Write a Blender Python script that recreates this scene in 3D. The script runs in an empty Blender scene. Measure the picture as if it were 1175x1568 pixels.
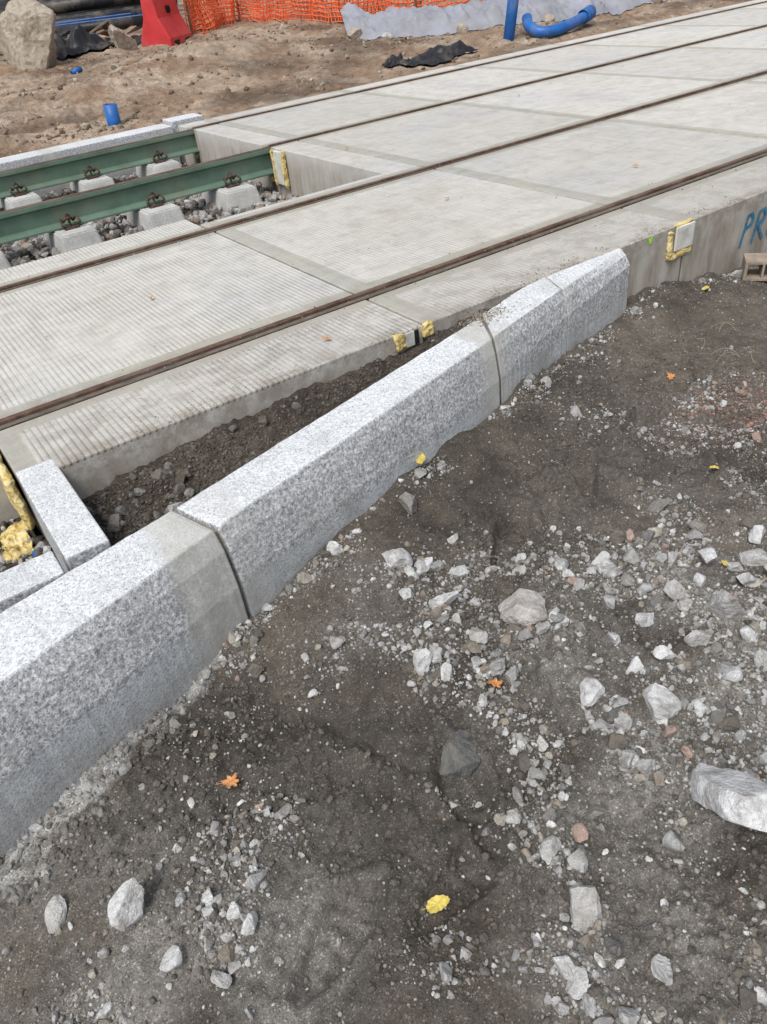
import bpy, bmesh, numpy as np, math, random
from math import *
from mathutils import Matrix, Vector, noise as mn
random.seed(4); rng=np.random.RandomState(7)
S=bpy.context.scene
S.view_settings.view_transform='Standard'; S.view_settings.look='None'; S.view_settings.exposure=0
COL=S.collection
# ---------------------------------------------------------------- noise
_tab=rng.rand(512,512)
def vn(x,y,seed=0):
    x=np.asarray(x,float)+seed*17.31; y=np.asarray(y,float)+seed*9.77
    xi=np.floor(x).astype(int); yi=np.floor(y).astype(int); fx=x-xi; fy=y-yi
    fx=fx*fx*(3-2*fx); fy=fy*fy*(3-2*fy)
    a=_tab[xi%512,yi%512]; b=_tab[(xi+1)%512,yi%512]; c=_tab[xi%512,(yi+1)%512]; d=_tab[(xi+1)%512,(yi+1)%512]
    return (a*(1-fx)+b*fx)*(1-fy)+(c*(1-fx)+d*fx)*fy
def fbm(x,y,o=4,seed=0,g=.5):
    s=0;a=1;t=0
    for i in range(o):
        s=s+a*vn(x*2**i+y*.3*i,y*2**i-x*.3*i,seed+i*3); t+=a; a*=g
    return s/t
def sm(a,b,x):
    t=np.clip((x-a)/(b-a),0,1); return t*t*(3-2*t)
# ---------------------------------------------------------------- materials
class NT:
    def __init__(s,name):
        s.m=bpy.data.materials.new(name); s.m.use_nodes=True; s.t=s.m.node_tree; s.n=s.t.nodes
        s.b=s.n['Principled BSDF']; s.b.inputs['Specular IOR Level'].default_value=.3
        s.tc=s.n.new('ShaderNodeTexCoord').outputs['Object']
    def L(s,a,b): s.t.links.new(a,b)
    def set(s,sock,v):
        if isinstance(v,bpy.types.NodeSocket): s.L(v,sock)
        else: sock.default_value=v
    def noise(s,scale,detail=4,rough=.55,dist=0,vec=None):
        n=s.n.new('ShaderNodeTexNoise'); n.inputs['Scale'].default_value=scale; n.inputs['Detail'].default_value=min(detail,4)
        n.inputs['Roughness'].default_value=rough; n.inputs['Distortion'].default_value=dist
        s.L(vec or s.tc,n.inputs['Vector']); return n.outputs['Fac']
    def vor(s,scale,feat='F1',out='Distance',vec=None):
        n=s.n.new('ShaderNodeTexVoronoi'); n.feature=feat; n.inputs['Scale'].default_value=scale; s.L(vec or s.tc,n.inputs['Vector']); return n.outputs[out]
    def ramp(s,fac,*stops):
        r=s.n.new('ShaderNodeValToRGB'); e=r.color_ramp.elements
        while len(e)<len(stops): e.new(.5)
        for el,(p,c) in zip(e,stops):
            el.position=p; el.color=(c,c,c,1) if not isinstance(c,tuple) else (*c,1)
        s.L(fac,r.inputs['Fac']); return r.outputs['Color']
    def math(s,op,a,b=0,c=0):
        n=s.n.new('ShaderNodeMath'); n.operation=op; s.set(n.inputs[0],a); s.set(n.inputs[1],b); s.set(n.inputs[2],c); return n.outputs[0]
    def mr(s,v,a,b,c=0,d=1):
        n=s.n.new('ShaderNodeMapRange'); n.interpolation_type='SMOOTHSTEP'
        for i,k in enumerate((v,a,b,c,d)): s.set(n.inputs[i],k)
        return n.outputs[0]
    def mix(s,fac,a,b,mode='MIX'):
        n=s.n.new('ShaderNodeMix'); n.data_type='RGBA'; n.blend_type=mode
        s.set(n.inputs[0],fac)
        for i,v in ((6,a),(7,b)):
            s.set(n.inputs[i],(*v,1) if isinstance(v,tuple) and len(v)==3 else v)
        return n.outputs[2]
    def xyz(s):
        n=s.n.new('ShaderNodeSeparateXYZ'); s.L(s.tc,n.inputs[0]); return n.outputs
    def map(s,scale):
        n=s.n.new('ShaderNodeMapping'); n.inputs['Scale'].default_value=scale; s.L(s.tc,n.inputs[0]); return n.outputs[0]
    def bump(s,h,dist,strength=1,prev=None):
        n=s.n.new('ShaderNodeBump'); n.inputs['Distance'].default_value=dist; n.inputs['Strength'].default_value=strength
        s.L(h,n.inputs['Height'])
        if prev is not None: s.L(prev,n.inputs['Normal'])
        return n.outputs['Normal']
    def done(s,col,rough=.85,nor=None,metal=0):
        s.set(s.b.inputs['Base Color'],(*col,1) if isinstance(col,tuple) and len(col)==3 else col)
        s.set(s.b.inputs['Roughness'],rough); s.b.inputs['Metallic'].default_value=metal
        if nor is not None: s.L(nor,s.b.inputs['Normal'])
        return s.m
def attr(t,name='Col'):
    a=t.n.new('ShaderNodeAttribute'); a.attribute_name=name; return a.outputs['Color']

def m_soil():
    t=NT('soil'); c=attr(t)
    g=t.noise(260,4,.75); g2=t.noise(40,4,.65)
    c=t.mix(1.0,c,t.ramp(g,(.28,.55),(.48,.97),(.70,1.45)),'MULTIPLY')
    c=t.mix(1.0,c,t.ramp(g2,(.3,.72),(.55,1.0),(.75,1.22)),'MULTIPLY')
    v=t.n.new('ShaderNodeTexVoronoi'); v.inputs['Scale'].default_value=330; t.L(t.tc,v.inputs['Vector'])
    sx=t.n.new('ShaderNodeSeparateXYZ'); t.L(v.outputs['Color'],sx.inputs[0])
    gr=t.ramp(sx.outputs[0],(.0,.65),(.3,1.0),(.93,1.0),(.955,1.9)); c=t.mix(1.0,c,gr,'MULTIPLY')
    n=t.bump(t.noise(60,4,.7),.012,.7); n=t.bump(g,.004,.8,n); n=t.bump(v.outputs['Distance'],.0015,.5,n)
    return t.done(c,.86,n)
def m_stone():
    t=NT('stone'); c=attr(t)
    c=t.mix(1.0,c,t.ramp(t.noise(70,4,.7),(.25,.65),(.5,1),(.8,1.25)),'MULTIPLY')
    c=t.mix(1.0,c,t.ramp(t.noise(420,3,.7),(.3,.74),(.5,1),(.7,1.14)),'MULTIPLY')
    c=t.mix(t.ramp(t.noise(22,4),(.45,0),(.68,.6)),c,(.20,.18,.155))
    n=t.bump(t.noise(60,4,.7),.012,.85); n=t.bump(t.noise(400,3),.001,.7,n)
    return t.done(c,.9,n)
def m_slab():
    t=NT('ribbed_concrete'); x,y,z=t.xyz()
    jx=t.math('ABSOLUTE',t.math('SUBTRACT',t.math('MODULO',t.math('ADD',x,14.65-.055+1.47/2),1.47),1.47/2))
    wob=t.math('MULTIPLY',t.math('SUBTRACT',t.noise(6,2),.5),.02)
    mj=t.mr(t.math('ADD',jx,wob),.04,.05)
    mrail=None; dist=None
    for ry in (2.52,3.955,5.62,7.055):
        d=t.math('ABSOLUTE',t.math('SUBTRACT',y,ry)); dist=d if dist is None else t.math('MINIMUM',dist,d)
    mrail=t.mr(t.math('ADD',dist,wob),.095,.11)
    inner=t.math('MULTIPLY',mj,mrail)
    wv=t.math('MULTIPLY',t.math('ADD',x,t.math('MULTIPLY',t.noise(1.1,1),.012)),2*pi/.0205)
    s=t.mr(t.math('SINE',wv),-.1,.9)
    wear=t.mr(x,1.45,1.55,1.0,.5)
    wear=t.math('MULTIPLY',wear,t.mr(t.noise(2.6,4,.7),.32,.60,.15,1))
    wear=t.math('MULTIPLY',wear,t.mr(x,3,9,1,.15))
    topm=t.mr(z,-.012,-.006)
    rib=t.math('MULTIPLY',t.math('MULTIPLY',t.math('MULTIPLY',s,inner),wear),topm)
    big=t.noise(1.1,4,.6); med=t.noise(9,4,.7); fine=t.noise(190,4,.75)
    base=t.ramp(big,(.3,(.56,.535,.485)),(.5,(.60,.58,.535)),(.68,(.545,.54,.525)))
    base=t.mix(1.0,base,t.ramp(med,(.25,.80),(.5,1.0),(.8,1.10)),'MULTIPLY')
    base=t.mix(1.0,base,t.ramp(fine,(.28,.62),(.45,.97),(.6,1.03),(.75,1.18)),'MULTIPLY')
    streak=t.noise(1,4,.7,0,t.map((2.5,45,1))); base=t.mix(1.0,base,t.ramp(streak,(.3,.90),(.5,1),(.7,1.05)),'MULTIPLY')
    streak2=t.noise(1,4,.75,0,t.map((60,2.5,1))); base=t.mix(1.0,base,t.ramp(streak2,(.3,.90),(.5,1),(.7,1.06)),'MULTIPLY')
    base=t.mix(t.math('SUBTRACT',1,inner),base,t.mix(1.0,base,(.74,.745,.70),'MULTIPLY'))
    pan=t.math('FLOOR',t.math('DIVIDE',t.math('ADD',x,14.65-.055),1.47))
    wn=t.n.new('ShaderNodeTexWhiteNoise'); wn.noise_dimensions='1D'; t.L(pan,wn.inputs['W'])
    base=t.mix(1.0,base,t.ramp(wn.outputs['Value'],(0,.90),(1,1.06)),'MULTIPLY')
    rust=t.math('MULTIPLY',t.mr(dist,.04,.12,1,0),t.ramp(t.noise(14,4),(.35,.12),(.7,.7)))
    base=t.mix(rust,base,(.30,.25,.19))
    dirt=t.ramp(t.noise(2.8,4,.8),(.50,0),(.70,.55)); base=t.mix(dirt,base,(.40,.37,.325))
    dm=t.math('MULTIPLY',t.mr(y,2.50,2.40),t.ramp(t.noise(9,4,.75),(.42,0),(.58,.75)))
    base=t.mix(dm,base,(.36,.335,.30))
    em=t.math('MULTIPLY',t.mr(y,2.19,2.11),t.ramp(t.noise(13,4,.75),(.42,0),(.6,.75)))
    base=t.mix(em,base,(.27,.235,.19))
    pits=t.ramp(t.vor(46),(.0,.4),(.07,.45),(.11,1)); pm=t.ramp(t.noise(8,2),(.52,0),(.6,1))
    base=t.mix(pm,base,t.mix(1.0,base,pits,'MULTIPLY'))
    c=t.mix(1.0,base,t.mix(rib,(1,1,1),(.79,.78,.76)),'MULTIPLY')
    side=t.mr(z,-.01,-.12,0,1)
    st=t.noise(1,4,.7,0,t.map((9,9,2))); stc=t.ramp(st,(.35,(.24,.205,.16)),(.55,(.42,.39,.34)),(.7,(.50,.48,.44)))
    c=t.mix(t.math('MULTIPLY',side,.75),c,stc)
    n=t.bump(rib,.003,.7); n=t.bump(t.noise(60,4,.7),.003,.5,n); n=t.bump(fine,.0015,.6,n)
    return t.done(c,.88,n)
def m_conc(name,col,dark=.6):
    t=NT(name)
    c=t.mix(1.0,col,t.ramp(t.noise(6,4,.65),(.25,.7),(.5,1),(.8,1.15)),'MULTIPLY')
    c=t.mix(1.0,c,t.ramp(t.noise(150,4,.7),(.25,dark),(.5,1),(.75,1.3)),'MULTIPLY')
    c=t.mix(t.ramp(t.noise(2.5,4,.7),(.48,0),(.7,.5)),c,(.27,.25,.21))
    n=t.bump(t.noise(45,4,.7),.005,.6)
    return t.done(c,.88,n)
def m_granite():
    t=NT('grey_granite'); x,y,z=t.xyz()
    v=t.vor(170,out='Color'); bw=t.n.new('ShaderNodeRGBToBW'); t.L(v,bw.inputs[0])
    v2=t.vor(330,out='Color'); bw2=t.n.new('ShaderNodeRGBToBW'); t.L(v2,bw2.inputs[0])
    nz=t.noise(95,4,.8,.2)
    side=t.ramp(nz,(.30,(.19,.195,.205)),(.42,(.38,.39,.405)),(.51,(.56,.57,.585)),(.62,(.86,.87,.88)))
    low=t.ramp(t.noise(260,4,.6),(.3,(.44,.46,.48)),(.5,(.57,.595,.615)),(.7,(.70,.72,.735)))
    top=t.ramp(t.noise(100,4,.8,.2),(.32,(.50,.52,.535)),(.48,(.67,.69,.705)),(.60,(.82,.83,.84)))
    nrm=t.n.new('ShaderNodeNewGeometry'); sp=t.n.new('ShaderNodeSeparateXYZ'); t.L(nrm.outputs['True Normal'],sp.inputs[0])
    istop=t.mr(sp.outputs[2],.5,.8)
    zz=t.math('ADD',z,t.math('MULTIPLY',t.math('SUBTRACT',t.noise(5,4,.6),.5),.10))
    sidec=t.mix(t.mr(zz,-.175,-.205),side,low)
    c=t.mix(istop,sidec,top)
    c=t.mix(1.0,c,t.ramp(bw.outputs[0],(0,.70),(.3,.95),(1,1.08)),'MULTIPLY')
    c=t.mix(1.0,c,t.ramp(bw2.outputs[0],(.12,.50),(.33,1),(1,1.05)),'MULTIPLY')
    c=t.mix(1.0,c,t.ramp(t.noise(5,4,.6),(.3,.86),(.55,1),(.8,1.05)),'MULTIPLY')
    wob=t.math('MULTIPLY',t.math('SUBTRACT',t.noise(16,4,.65),.5),.09); xx=t.math('ADD',x,wob)
    ends=None
    for a,b,w in ((.27,.50,.8),(.425,.50,.30),(1.535,1.632,.95),(1.64,1.70,.4),(2.06,2.10,.35)):
        m=t.math('MULTIPLY',t.math('MULTIPLY',t.mr(xx,a-.03,a+.03),t.mr(xx if a>.3 else x,b+.0,b+.03,1,0)),w)
        if a<.3:
            m=t.math('MULTIPLY',m,t.math('LESS_THAN',t.math('ADD',x,t.math('MULTIPLY',y,.33)),.9135))
        ends=m if ends is None else t.math('MAXIMUM',ends,m)
    cem=t.ramp(t.noise(9,4,.65),(.3,(.41,.40,.365)),(.55,(.53,.525,.49)),(.8,(.60,.60,.58)))
    cem=t.mix(1.0,cem,t.ramp(t.noise(200,4,.7),(.3,.72),(.5,1),(.7,1.14)),'MULTIPLY')
    c=t.mix(ends,c,cem)
    dirt=t.math('MULTIPLY',t.ramp(t.noise(4,4,.75),(.48,0),(.70,.55)),t.mr(z,-.02,-.22,.22,1))
    c=t.mix(dirt,c,(.28,.26,.23))
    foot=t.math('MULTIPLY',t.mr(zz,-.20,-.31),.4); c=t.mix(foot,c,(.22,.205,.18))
    rb=t.mix(istop,t.mix(ends,(1,1,1),(.15,.15,.15)),(.45,.45,.45))
    n=t.n.new('ShaderNodeBump'); n.inputs['Distance'].default_value=.004; t.L(nz,n.inputs['Height']); t.L(rb,n.inputs['Strength'])
    n2=t.bump(t.noise(30,4),.004,.4,n.outputs['Normal'])
    return t.done(c,.75,n2)
def m_rust(name='rusty_steel',col=(.115,.065,.045)):
    t=NT(name)
    c=t.ramp(t.noise(25,4,.7),(.3,tuple(k*.45 for k in col)),(.55,col),(.75,(.20,.11,.075)))
    c=t.mix(t.ramp(t.noise(4,4),(.45,0),(.65,.45)),c,(.24,.20,.16))
    return t.done(c,.6,t.bump(t.noise(120,4),.001,.5))
def m_plain(name,col,rough=.5,var=.25,scale=8,bump=.002,metal=0):
    t=NT(name)
    c=t.mix(1.0,col,t.ramp(t.noise(scale,4,.65),(.25,1-var),(.5,1),(.8,1+var)),'MULTIPLY')
    c=t.mix(t.ramp(t.noise(scale*.6,4,.7),(.50,0),(.75,min(.7,var*2))),c,(.25,.21,.16))
    return t.done(c,rough,t.bump(t.noise(scale*6,4),bump,.5),metal)
def m_foam():
    t=NT('yellow_pu_foam')
    c=t.ramp(t.noise(28,4,.7),(.3,(.28,.19,.07)),(.45,(.62,.47,.17)),(.6,(.76,.64,.32)),(.75,(.62,.58,.46)))
    return t.done(c,.8,t.bump(t.vor(70),.008,.6))
def m_leaf(name,a,b):
    t=NT(name); c=t.ramp(t.noise(3,4,.7),(.35,a),(.65,b)); return t.done(c,.6)
M=dict(soil=m_soil(),stone=m_stone(),slab=m_slab(),granite=m_granite(),rust=m_rust(),
 conc=m_conc('cast_concrete',(.46,.455,.43)),sleeper=m_conc('sleeper_concrete',(.54,.54,.52)),seal=m_plain('dark_joint_sealant',(.13,.12,.10),.9,.4,20),
 mortar=m_plain('joint_mortar',(.24,.22,.18),.95,.4,25,.004),
 rubber=m_plain('black_rubber',(.012,.012,.013),.7,.2,20),green=m_plain('green_rail_paint',(.125,.195,.145),.45,.3,5),
 clip=m_plain('rusty_clip_steel',(.07,.04,.03),.6,.4,30),foam=m_foam(),white=m_plain('white_board',(.66,.65,.60),.7,.3,14),
 red=m_plain('red_plastic',(.60,.05,.055),.45,.25,3),orange=m_plain('orange_plastic_net',(.85,.16,.05),.5,.15,3),
 blue=m_plain('blue_plastic_pipe',(.02,.13,.42),.4,.3,6),black=m_plain('black_plastic',(.020,.021,.025),.45,.4,3),
 inner=m_plain('opening_shade_black',(.006,.006,.007),.8,.2,3),  # near-black colour painting the shade inside the barrier openings
 sheet=m_plain('grey_geotextile',(.29,.30,.34),.95,.25,3,.01),bluep=m_plain('blue_spray_paint',(.03,.20,.36),.7,.5,60),
 lime=m_plain('lime_spray_paint',(.45,.85,.08),.7,.2,60),brick=m_plain('hollow_brick_clay',(.33,.27,.21),.9,.35,30),
 wood=m_plain('weathered_wood',(.22,.17,.12),.85,.35,10),straw=m_plain('dry_grass',(.38,.34,.25),.8,.2,20),
 ly=m_leaf('yellow_leaf',(.42,.32,.06),(.68,.56,.14)),lo=m_leaf('orange_leaf',(.38,.14,.05),(.66,.32,.12)))
# ---------------------------------------------------------------- mesh helpers
def obj(name,me,mat=None,parent=None):
    o=bpy.data.objects.new(name,me); COL.objects.link(o)
    if mat is not None: me.materials.append(mat)
    if parent: o.parent=parent
    return o
def empty(name):
    o=bpy.data.objects.new(name,None); o.empty_display_size=.1; COL.objects.link(o); return o
def pyd(name,v,f,mat,parent=None,smooth=False):
    me=bpy.data.meshes.new(name); me.from_pydata([tuple(map(float,a)) for a in v],[],f); me.update()
    bm=bmesh.new(); bm.from_mesh(me); bmesh.ops.recalc_face_normals(bm,faces=bm.faces); bm.to_mesh(me); bm.free()
    if smooth: me.polygons.foreach_set('use_smooth',[True]*len(me.polygons))
    return obj(name,me,mat,parent)
def box(name,x0,x1,y0,y1,z0,z1,mat,parent=None,bev=.004):
    bm=bmesh.new(); bmesh.ops.create_cube(bm,size=1)
    for v in bm.verts: v.co=Vector(((x0+x1)/2+v.co.x*(x1-x0),(y0+y1)/2+v.co.y*(y1-y0),(z0+z1)/2+v.co.z*(z1-z0)))
    if bev: bmesh.ops.bevel(bm,geom=list(bm.edges),offset=bev,segments=2,affect='EDGES',profile=.5)
    me=bpy.data.meshes.new(name); bm.to_mesh(me); bm.free(); return obj(name,me,mat,parent)
def fastmesh(name,V,F,cols=None,mat=None,smooth=False,parent=None):
    me=bpy.data.meshes.new(name); k=F.shape[1]
    me.vertices.add(len(V)); me.vertices.foreach_set('co',V.astype(np.float32).ravel())
    me.loops.add(F.size); me.loops.foreach_set('vertex_index',F.astype(np.int32).ravel())
    me.polygons.add(len(F)); me.polygons.foreach_set('loop_start',np.arange(0,F.size,k,dtype=np.int32))
    me.polygons.foreach_set('use_smooth',np.full(len(F),smooth))
    me.update(calc_edges=True)
    if cols is not None:
        a=me.color_attributes.new('Col','FLOAT_COLOR','POINT')
        a.data.foreach_set('color',np.hstack([cols,np.ones((len(cols),1))]).astype(np.float32).ravel())
    return obj(name,me,mat,parent)
def grid(nx,ny):
    i,j=np.meshgrid(np.arange(nx-1),np.arange(ny-1),indexing='ij'); a=(i*ny+j).ravel()
    return np.stack([a,a+ny,a+ny+1,a+1],1)
def ico(sub):
    bm=bmesh.new(); bmesh.ops.create_icosphere(bm,subdivisions=sub,radius=1)
    V=np.array([v.co[:] for v in bm.verts]); F=np.array([[v.index for v in f.verts] for f in bm.faces]); bm.free(); return V,F
def stones(name,P,r,cols,sub=1,planes=6,squash=(.55,.9),mat=None,lift=.25,smooth=False,rough=0.08,parent=None,dmin=.5):
    N=len(P); B,F=ico(sub); V=np.repeat(B[None],N,0)
    V=V*(1+rough*rng.randn(N,len(B),1))
    for k in range(planes):
        n=rng.randn(N,3); n/=np.linalg.norm(n,axis=1,keepdims=True); d=dmin+.35*rng.rand(N,1)
        e=np.maximum(0,np.einsum('nvk,nk->nv',V,n)-d); V=V-e[:,:,None]*n[:,None,:]
    sc=np.stack([np.ones(N),squash[0]+(1-squash[0])*rng.rand(N),squash[0]+(squash[1]-squash[0])*rng.rand(N)],1)
    V=V*sc[:,None,:]
    q=rng.randn(N,4)*np.array([1,.35,.35,1]); q/=np.linalg.norm(q,axis=1,keepdims=True); w,x,y,z=q.T
    R=np.stack([1-2*(y*y+z*z),2*(x*y-z*w),2*(x*z+y*w),2*(x*y+z*w),1-2*(x*x+z*z),2*(y*z-x*w),2*(x*z-y*w),2*(y*z+x*w),1-2*(x*x+y*y)],1).reshape(N,3,3)
    V=np.einsum('nij,nvj->nvi',R,V)*np.asarray(r)[:,None,None]
    V=V+P[:,None,:]; V[:,:,2]+=(np.asarray(r)*lift)[:,None]
    FF=(F[None]+(np.arange(N)*len(B))[:,None,None]).reshape(-1,3)
    C=np.repeat(cols[:,None,:],len(B),1).reshape(-1,3)
    return fastmesh(name,V.reshape(-1,3),FF,C,mat or M['stone'],smooth,parent)
def tube(name,pts,r,mat,parent=None,res=6,closed=False):
    cu=bpy.data.curves.new(name,'CURVE'); cu.dimensions='3D'; cu.bevel_depth=r; cu.bevel_resolution=res; cu.use_fill_caps=True
    sp=cu.splines.new('POLY'); sp.points.add(len(pts)-1)
    for p,q in zip(sp.points,pts): p.co=(*q,1)
    sp.use_cyclic_u=closed; sp.use_smooth=True
    o=bpy.data.objects.new(name,cu); COL.objects.link(o); cu.materials.append(mat)
    if parent: o.parent=parent
    return o
def smoothpath(pts,n=8):
    P=[Vector(p) for p in pts]; P=[P[0]*2-P[1]]+P+[P[-1]*2-P[-2]]; out=[]
    for i in range(1,len(P)-2):
        for j in range(n):
            t=j/n; a,b,c,d=P[i-1:i+3]
            out.append(.5*((2*b)+(c-a)*t+(2*a-5*b+4*c-d)*t*t+(-a+3*b-3*c+d)*t**3))
    out.append(P[-2]); return [tuple(p) for p in out]
def pipe(name,p0,p1,r,mat,parent=None,wall=.1,seg=32):
    p0=Vector(p0);p1=Vector(p1);d=(p1-p0).normalized(); u=d.orthogonal().normalized(); w=d.cross(u)
    rings=[(p0,r),(p1,r),(p1,r*(1-wall)),(p1-d*min(.6,(p1-p0).length*.4),r*(1-wall)),(p0+d*min(.6,(p1-p0).length*.4),r*(1-wall)),(p0,r*(1-wall))]
    v=[c+(u*cos(2*pi*i/seg)+w*sin(2*pi*i/seg))*rr for c,rr in rings for i in range(seg)]
    f=[]
    for k in (0,1,2,4,5):
        k2=(k+1)%6
        for i in range(seg): f.append((k*seg+i,k*seg+(i+1)%seg,k2*seg+(i+1)%seg,k2*seg+i))
    f.append(tuple(range(3*seg,4*seg))); f.append(tuple(range(4*seg,5*seg)))
    o=pyd(name,v,f,mat,parent,False)
    for p in o.data.polygons[:seg]: p.use_smooth=True
    return o
# ---------------------------------------------------------------- terrain
def yk(x): return np.minimum(1.51+.27*(x-.42),2.10)
def T(x,y,fine=True):
    x=np.asarray(x,float); y=np.asarray(y,float)
    d=yk(x)-y
    zk=np.interp(x,[-1,-.2,.4,1.,1.65,2.5,3,3.7,6],[-.37,-.36,-.285,-.245,-.225,-.25,-.27,-.38,-.40])
    zf=np.interp(x,[-1,.3,1.2,3,4],[-.37,-.315,-.295,-.31,-.38])
    front=zf+(zk-zf)*np.exp(-(np.maximum(d,0)/.22)**2)
    front=front+.075*(fbm(x*2.3,y*2.3,3,1)-.5)
    cr=sm(.42,.60,fbm(x*2.2+5,y*2.2,3,8))
    front=front+.050*(fbm(x*7,y*7,3,2)-.5)
    if fine:
        front=front+(.010+.026*cr)*(fbm(x*28,y*28,3,3)-.5)+(.0015+.012*cr)*(fbm(x*85,y*85,2,4)-.5)
    for hx,hy,an,dp in ((1.15,1.25,.5,.022),(1.55,1.35,.9,.020),(.30,.98,-.6,.022),(.55,.72,1.3,.020),(1.95,1.45,.3,.022),(.18,.66,.4,.018),(1.32,1.48,-.3,.018),(2.35,1.6,1.0,.02),(.85,.9,.2,.014),(1.75,1.15,-.5,.018),(.42,.60,.2,.018),(1.9,1.25,1.2,.02)):
        u=(x-hx)*cos(an)+(y-hy)*sin(an); w_=-(x-hx)*sin(an)+(y-hy)*cos(an)
        q=np.sqrt((u/.13)**2+(w_/(.048+.012*np.sin(u*18)))**2)+.25*(fbm(x*14,y*14,2,77)-.5)
        front=front-dp*(1-sm(.75,1.1,q))+dp*.6*np.exp(-((q-1.25)/.22)**2)+.003*np.sin(u*170)*(1-sm(.6,.85,q))
    hw=np.interp(x,[-.6,-.3,-.05,.15,.27,.36],[.22,.19,.14,.09,.04,0])*(.6+.9*vn(x*11,y*11,5))
    hm=(1-sm(.6,1.0,(d-.035)/np.maximum(hw,1e-3)))*(hw>.01)*(d>0)
    hz=-.345-.08*np.clip(d/.2,0,1)+.05*(fbm(x*14,y*14,3,6)-.5)+.022*(fbm(x*45,y*45,3,7)-.5)
    front=np.where(hm>0,front*(1-hm)+np.maximum(front,hz)*hm,front)
    fill=np.interp(x,[.0,.12,.19,.45,.7,1.4,2.0],[-.28,-.25,-.17,-.14,-.10,-.095,-.06])+.06*(fbm(x*8,y*8,4,11)-.5)+.02*(fbm(x*45,y*45,2,12)-.5)
    fill=fill+.03*sm(1.9,2.1,y)
    k=sm(-.03,-.12,d)*(x<2.58)
    z=front*(1-k)+fill*k
    und=sm(2.12,2.16,y)*np.where(x<.06,sm(2.36,2.4,y),1); z=z*(1-und)-.36*und
    far=np.interp(y,[7.4,9,11,14,20,40,500],[-.05,-.0,.08,.25,.45,.45,.3])
    far=far+.14*(fbm(x*.8,y*.8,4,21)-.5)*sm(7.5,9,y)+.10*(fbm(x*3,y*3,4,22)-.5)*sm(7.4,8,y)+.07*(fbm(x*9,y*9,4,23)-.5)
    far=far+.22*np.exp(-((x-4.6)**2/1.6+(y-10.8)**2/.8))+.12*np.exp(-((x-2.5)**2/2+(y-10.2)**2/.6))
    kk=sm(7.42,7.52,y); z=z*(1-kk)+far*kk
    return z,hm*(d>0)*(y<2.1),k,kk,cr
def T0(x,y): return float(T(np.array([x]),np.array([y]))[0][0])
def geo(a,b,s0,g):
    out=[a]; s=s0
    while abs(out[-1]-a)<abs(b-a): s*=g; out.append(out[-1]+(s if b>a else -s))
    return out[1:]
xs=np.array(geo(-6,-500,.2,1.5)[::-1]+list(np.arange(-6,-.6,.1))+list(np.arange(-.6,1.6,.0055))+list(np.arange(1.6,3.9,.008))+list(np.arange(3.9,14,.05))+[14]+geo(14,500,.1,1.35))
ys=np.array(geo(-1,-300,.2,1.6)[::-1]+list(np.arange(-1,0,.05))+list(np.arange(0,1.5,.0055))+list(np.arange(1.5,2.4,.008))+list(np.arange(2.4,7.3,.1))+list(np.arange(7.3,16,.035))+list(np.arange(16,30,.15))+[30]+geo(30,600,.2,1.4))
X,Y=np.meshgrid(xs,ys,indexing='ij'); Z,HM,KB,FAR,CR=T(X,Y)
def soilcol(X,Y,HM,KB,FAR,CR):
    a=fbm(X*1.9,Y*1.9,4,31)[...,None]; b=fbm(X*11,Y*11,4,32)[...,None]; c=fbm(X*60,Y*60,3,33)[...,None]
    sm_=np.clip(1-CR,0,1)[...,None]
    col=(np.array([.096,.084,.069])*(1-sm_)+np.array([.112,.096,.077])*sm_)*(.34+1.32*a)*(.50+1.0*b)
    def reg(cx,cy,s,amp=1): return amp*np.exp(-((X-cx)**2+(Y-cy)**2)/s**2)
    g=reg(1.0,.55,.40)+reg(1.5,.7,.4,.9)+reg(.0,.72,.22,1.)+reg(.7,1.3,.2,.5)+reg(.25,.95,.10,.4)+reg(.6,.2,.3,.6)+reg(2.1,1.45,.3,.35)+reg(-.25,1.0,.25,.9)+reg(.12,.7,.12,.8)
    g=np.clip(g*(2.6*fbm(X*7,Y*7,4,34)-.60),0,1)[...,None]*.8
    col=col*(1-g)+np.array([.27,.255,.23])*(.5+.9*c)*g
    r=np.clip((reg(2.25,1.3,.28)+reg(1.75,.95,.12,.4))*(1.7*fbm(X*7,Y*7,3,35)-.35),0,1)[...,None]*.5
    col=col*(1-r)+np.array([.26,.175,.135])*(.6+.8*c)*r
    w=np.clip(reg(1.9,1.5,.3,.6)+reg(2.5,1.7,.3,.6)+reg(1.45,1.3,.2,.5)+reg(.42,.95,.12,.5),0,1)[...,None]*.5
    col=col*(1-w)+np.array([.165,.148,.126])*(.7+.6*b)*w
    h=HM[...,None]; col=col*(1-h)+(np.array([.33,.325,.31])*(.25+1.5*b)*(.4+1.2*c))*h
    k=KB[...,None]; col=col*(1-k)+np.array([.080,.066,.052])*(.4+1.0*b)*(.6+.8*c)*k
    f=FAR[...,None]; e=fbm(X*2.5,Y*2.5,5,36)[...,None]; e2=fbm(X*18,Y*18,3,37)[...,None]
    fc=(np.array([.275,.190,.128])*(1-sm(.4,.65,e))+np.array([.38,.295,.22])*sm(.4,.65,e))*(.5+1.0*e2)
    dk=sm(.5,.75,fbm(X*1.1,Y*1.4,4,38))[...,None]; fc=fc*(1-.45*dk)
    return np.clip(col*(1-f)+fc*f,.008,1)
C=soilcol(X,Y,HM,KB,FAR,CR)
fastmesh('ground',np.stack([X,Y,Z],-1).reshape(-1,3),grid(len(xs),len(ys)),C.reshape(-1,3),M['soil'],True)
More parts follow.
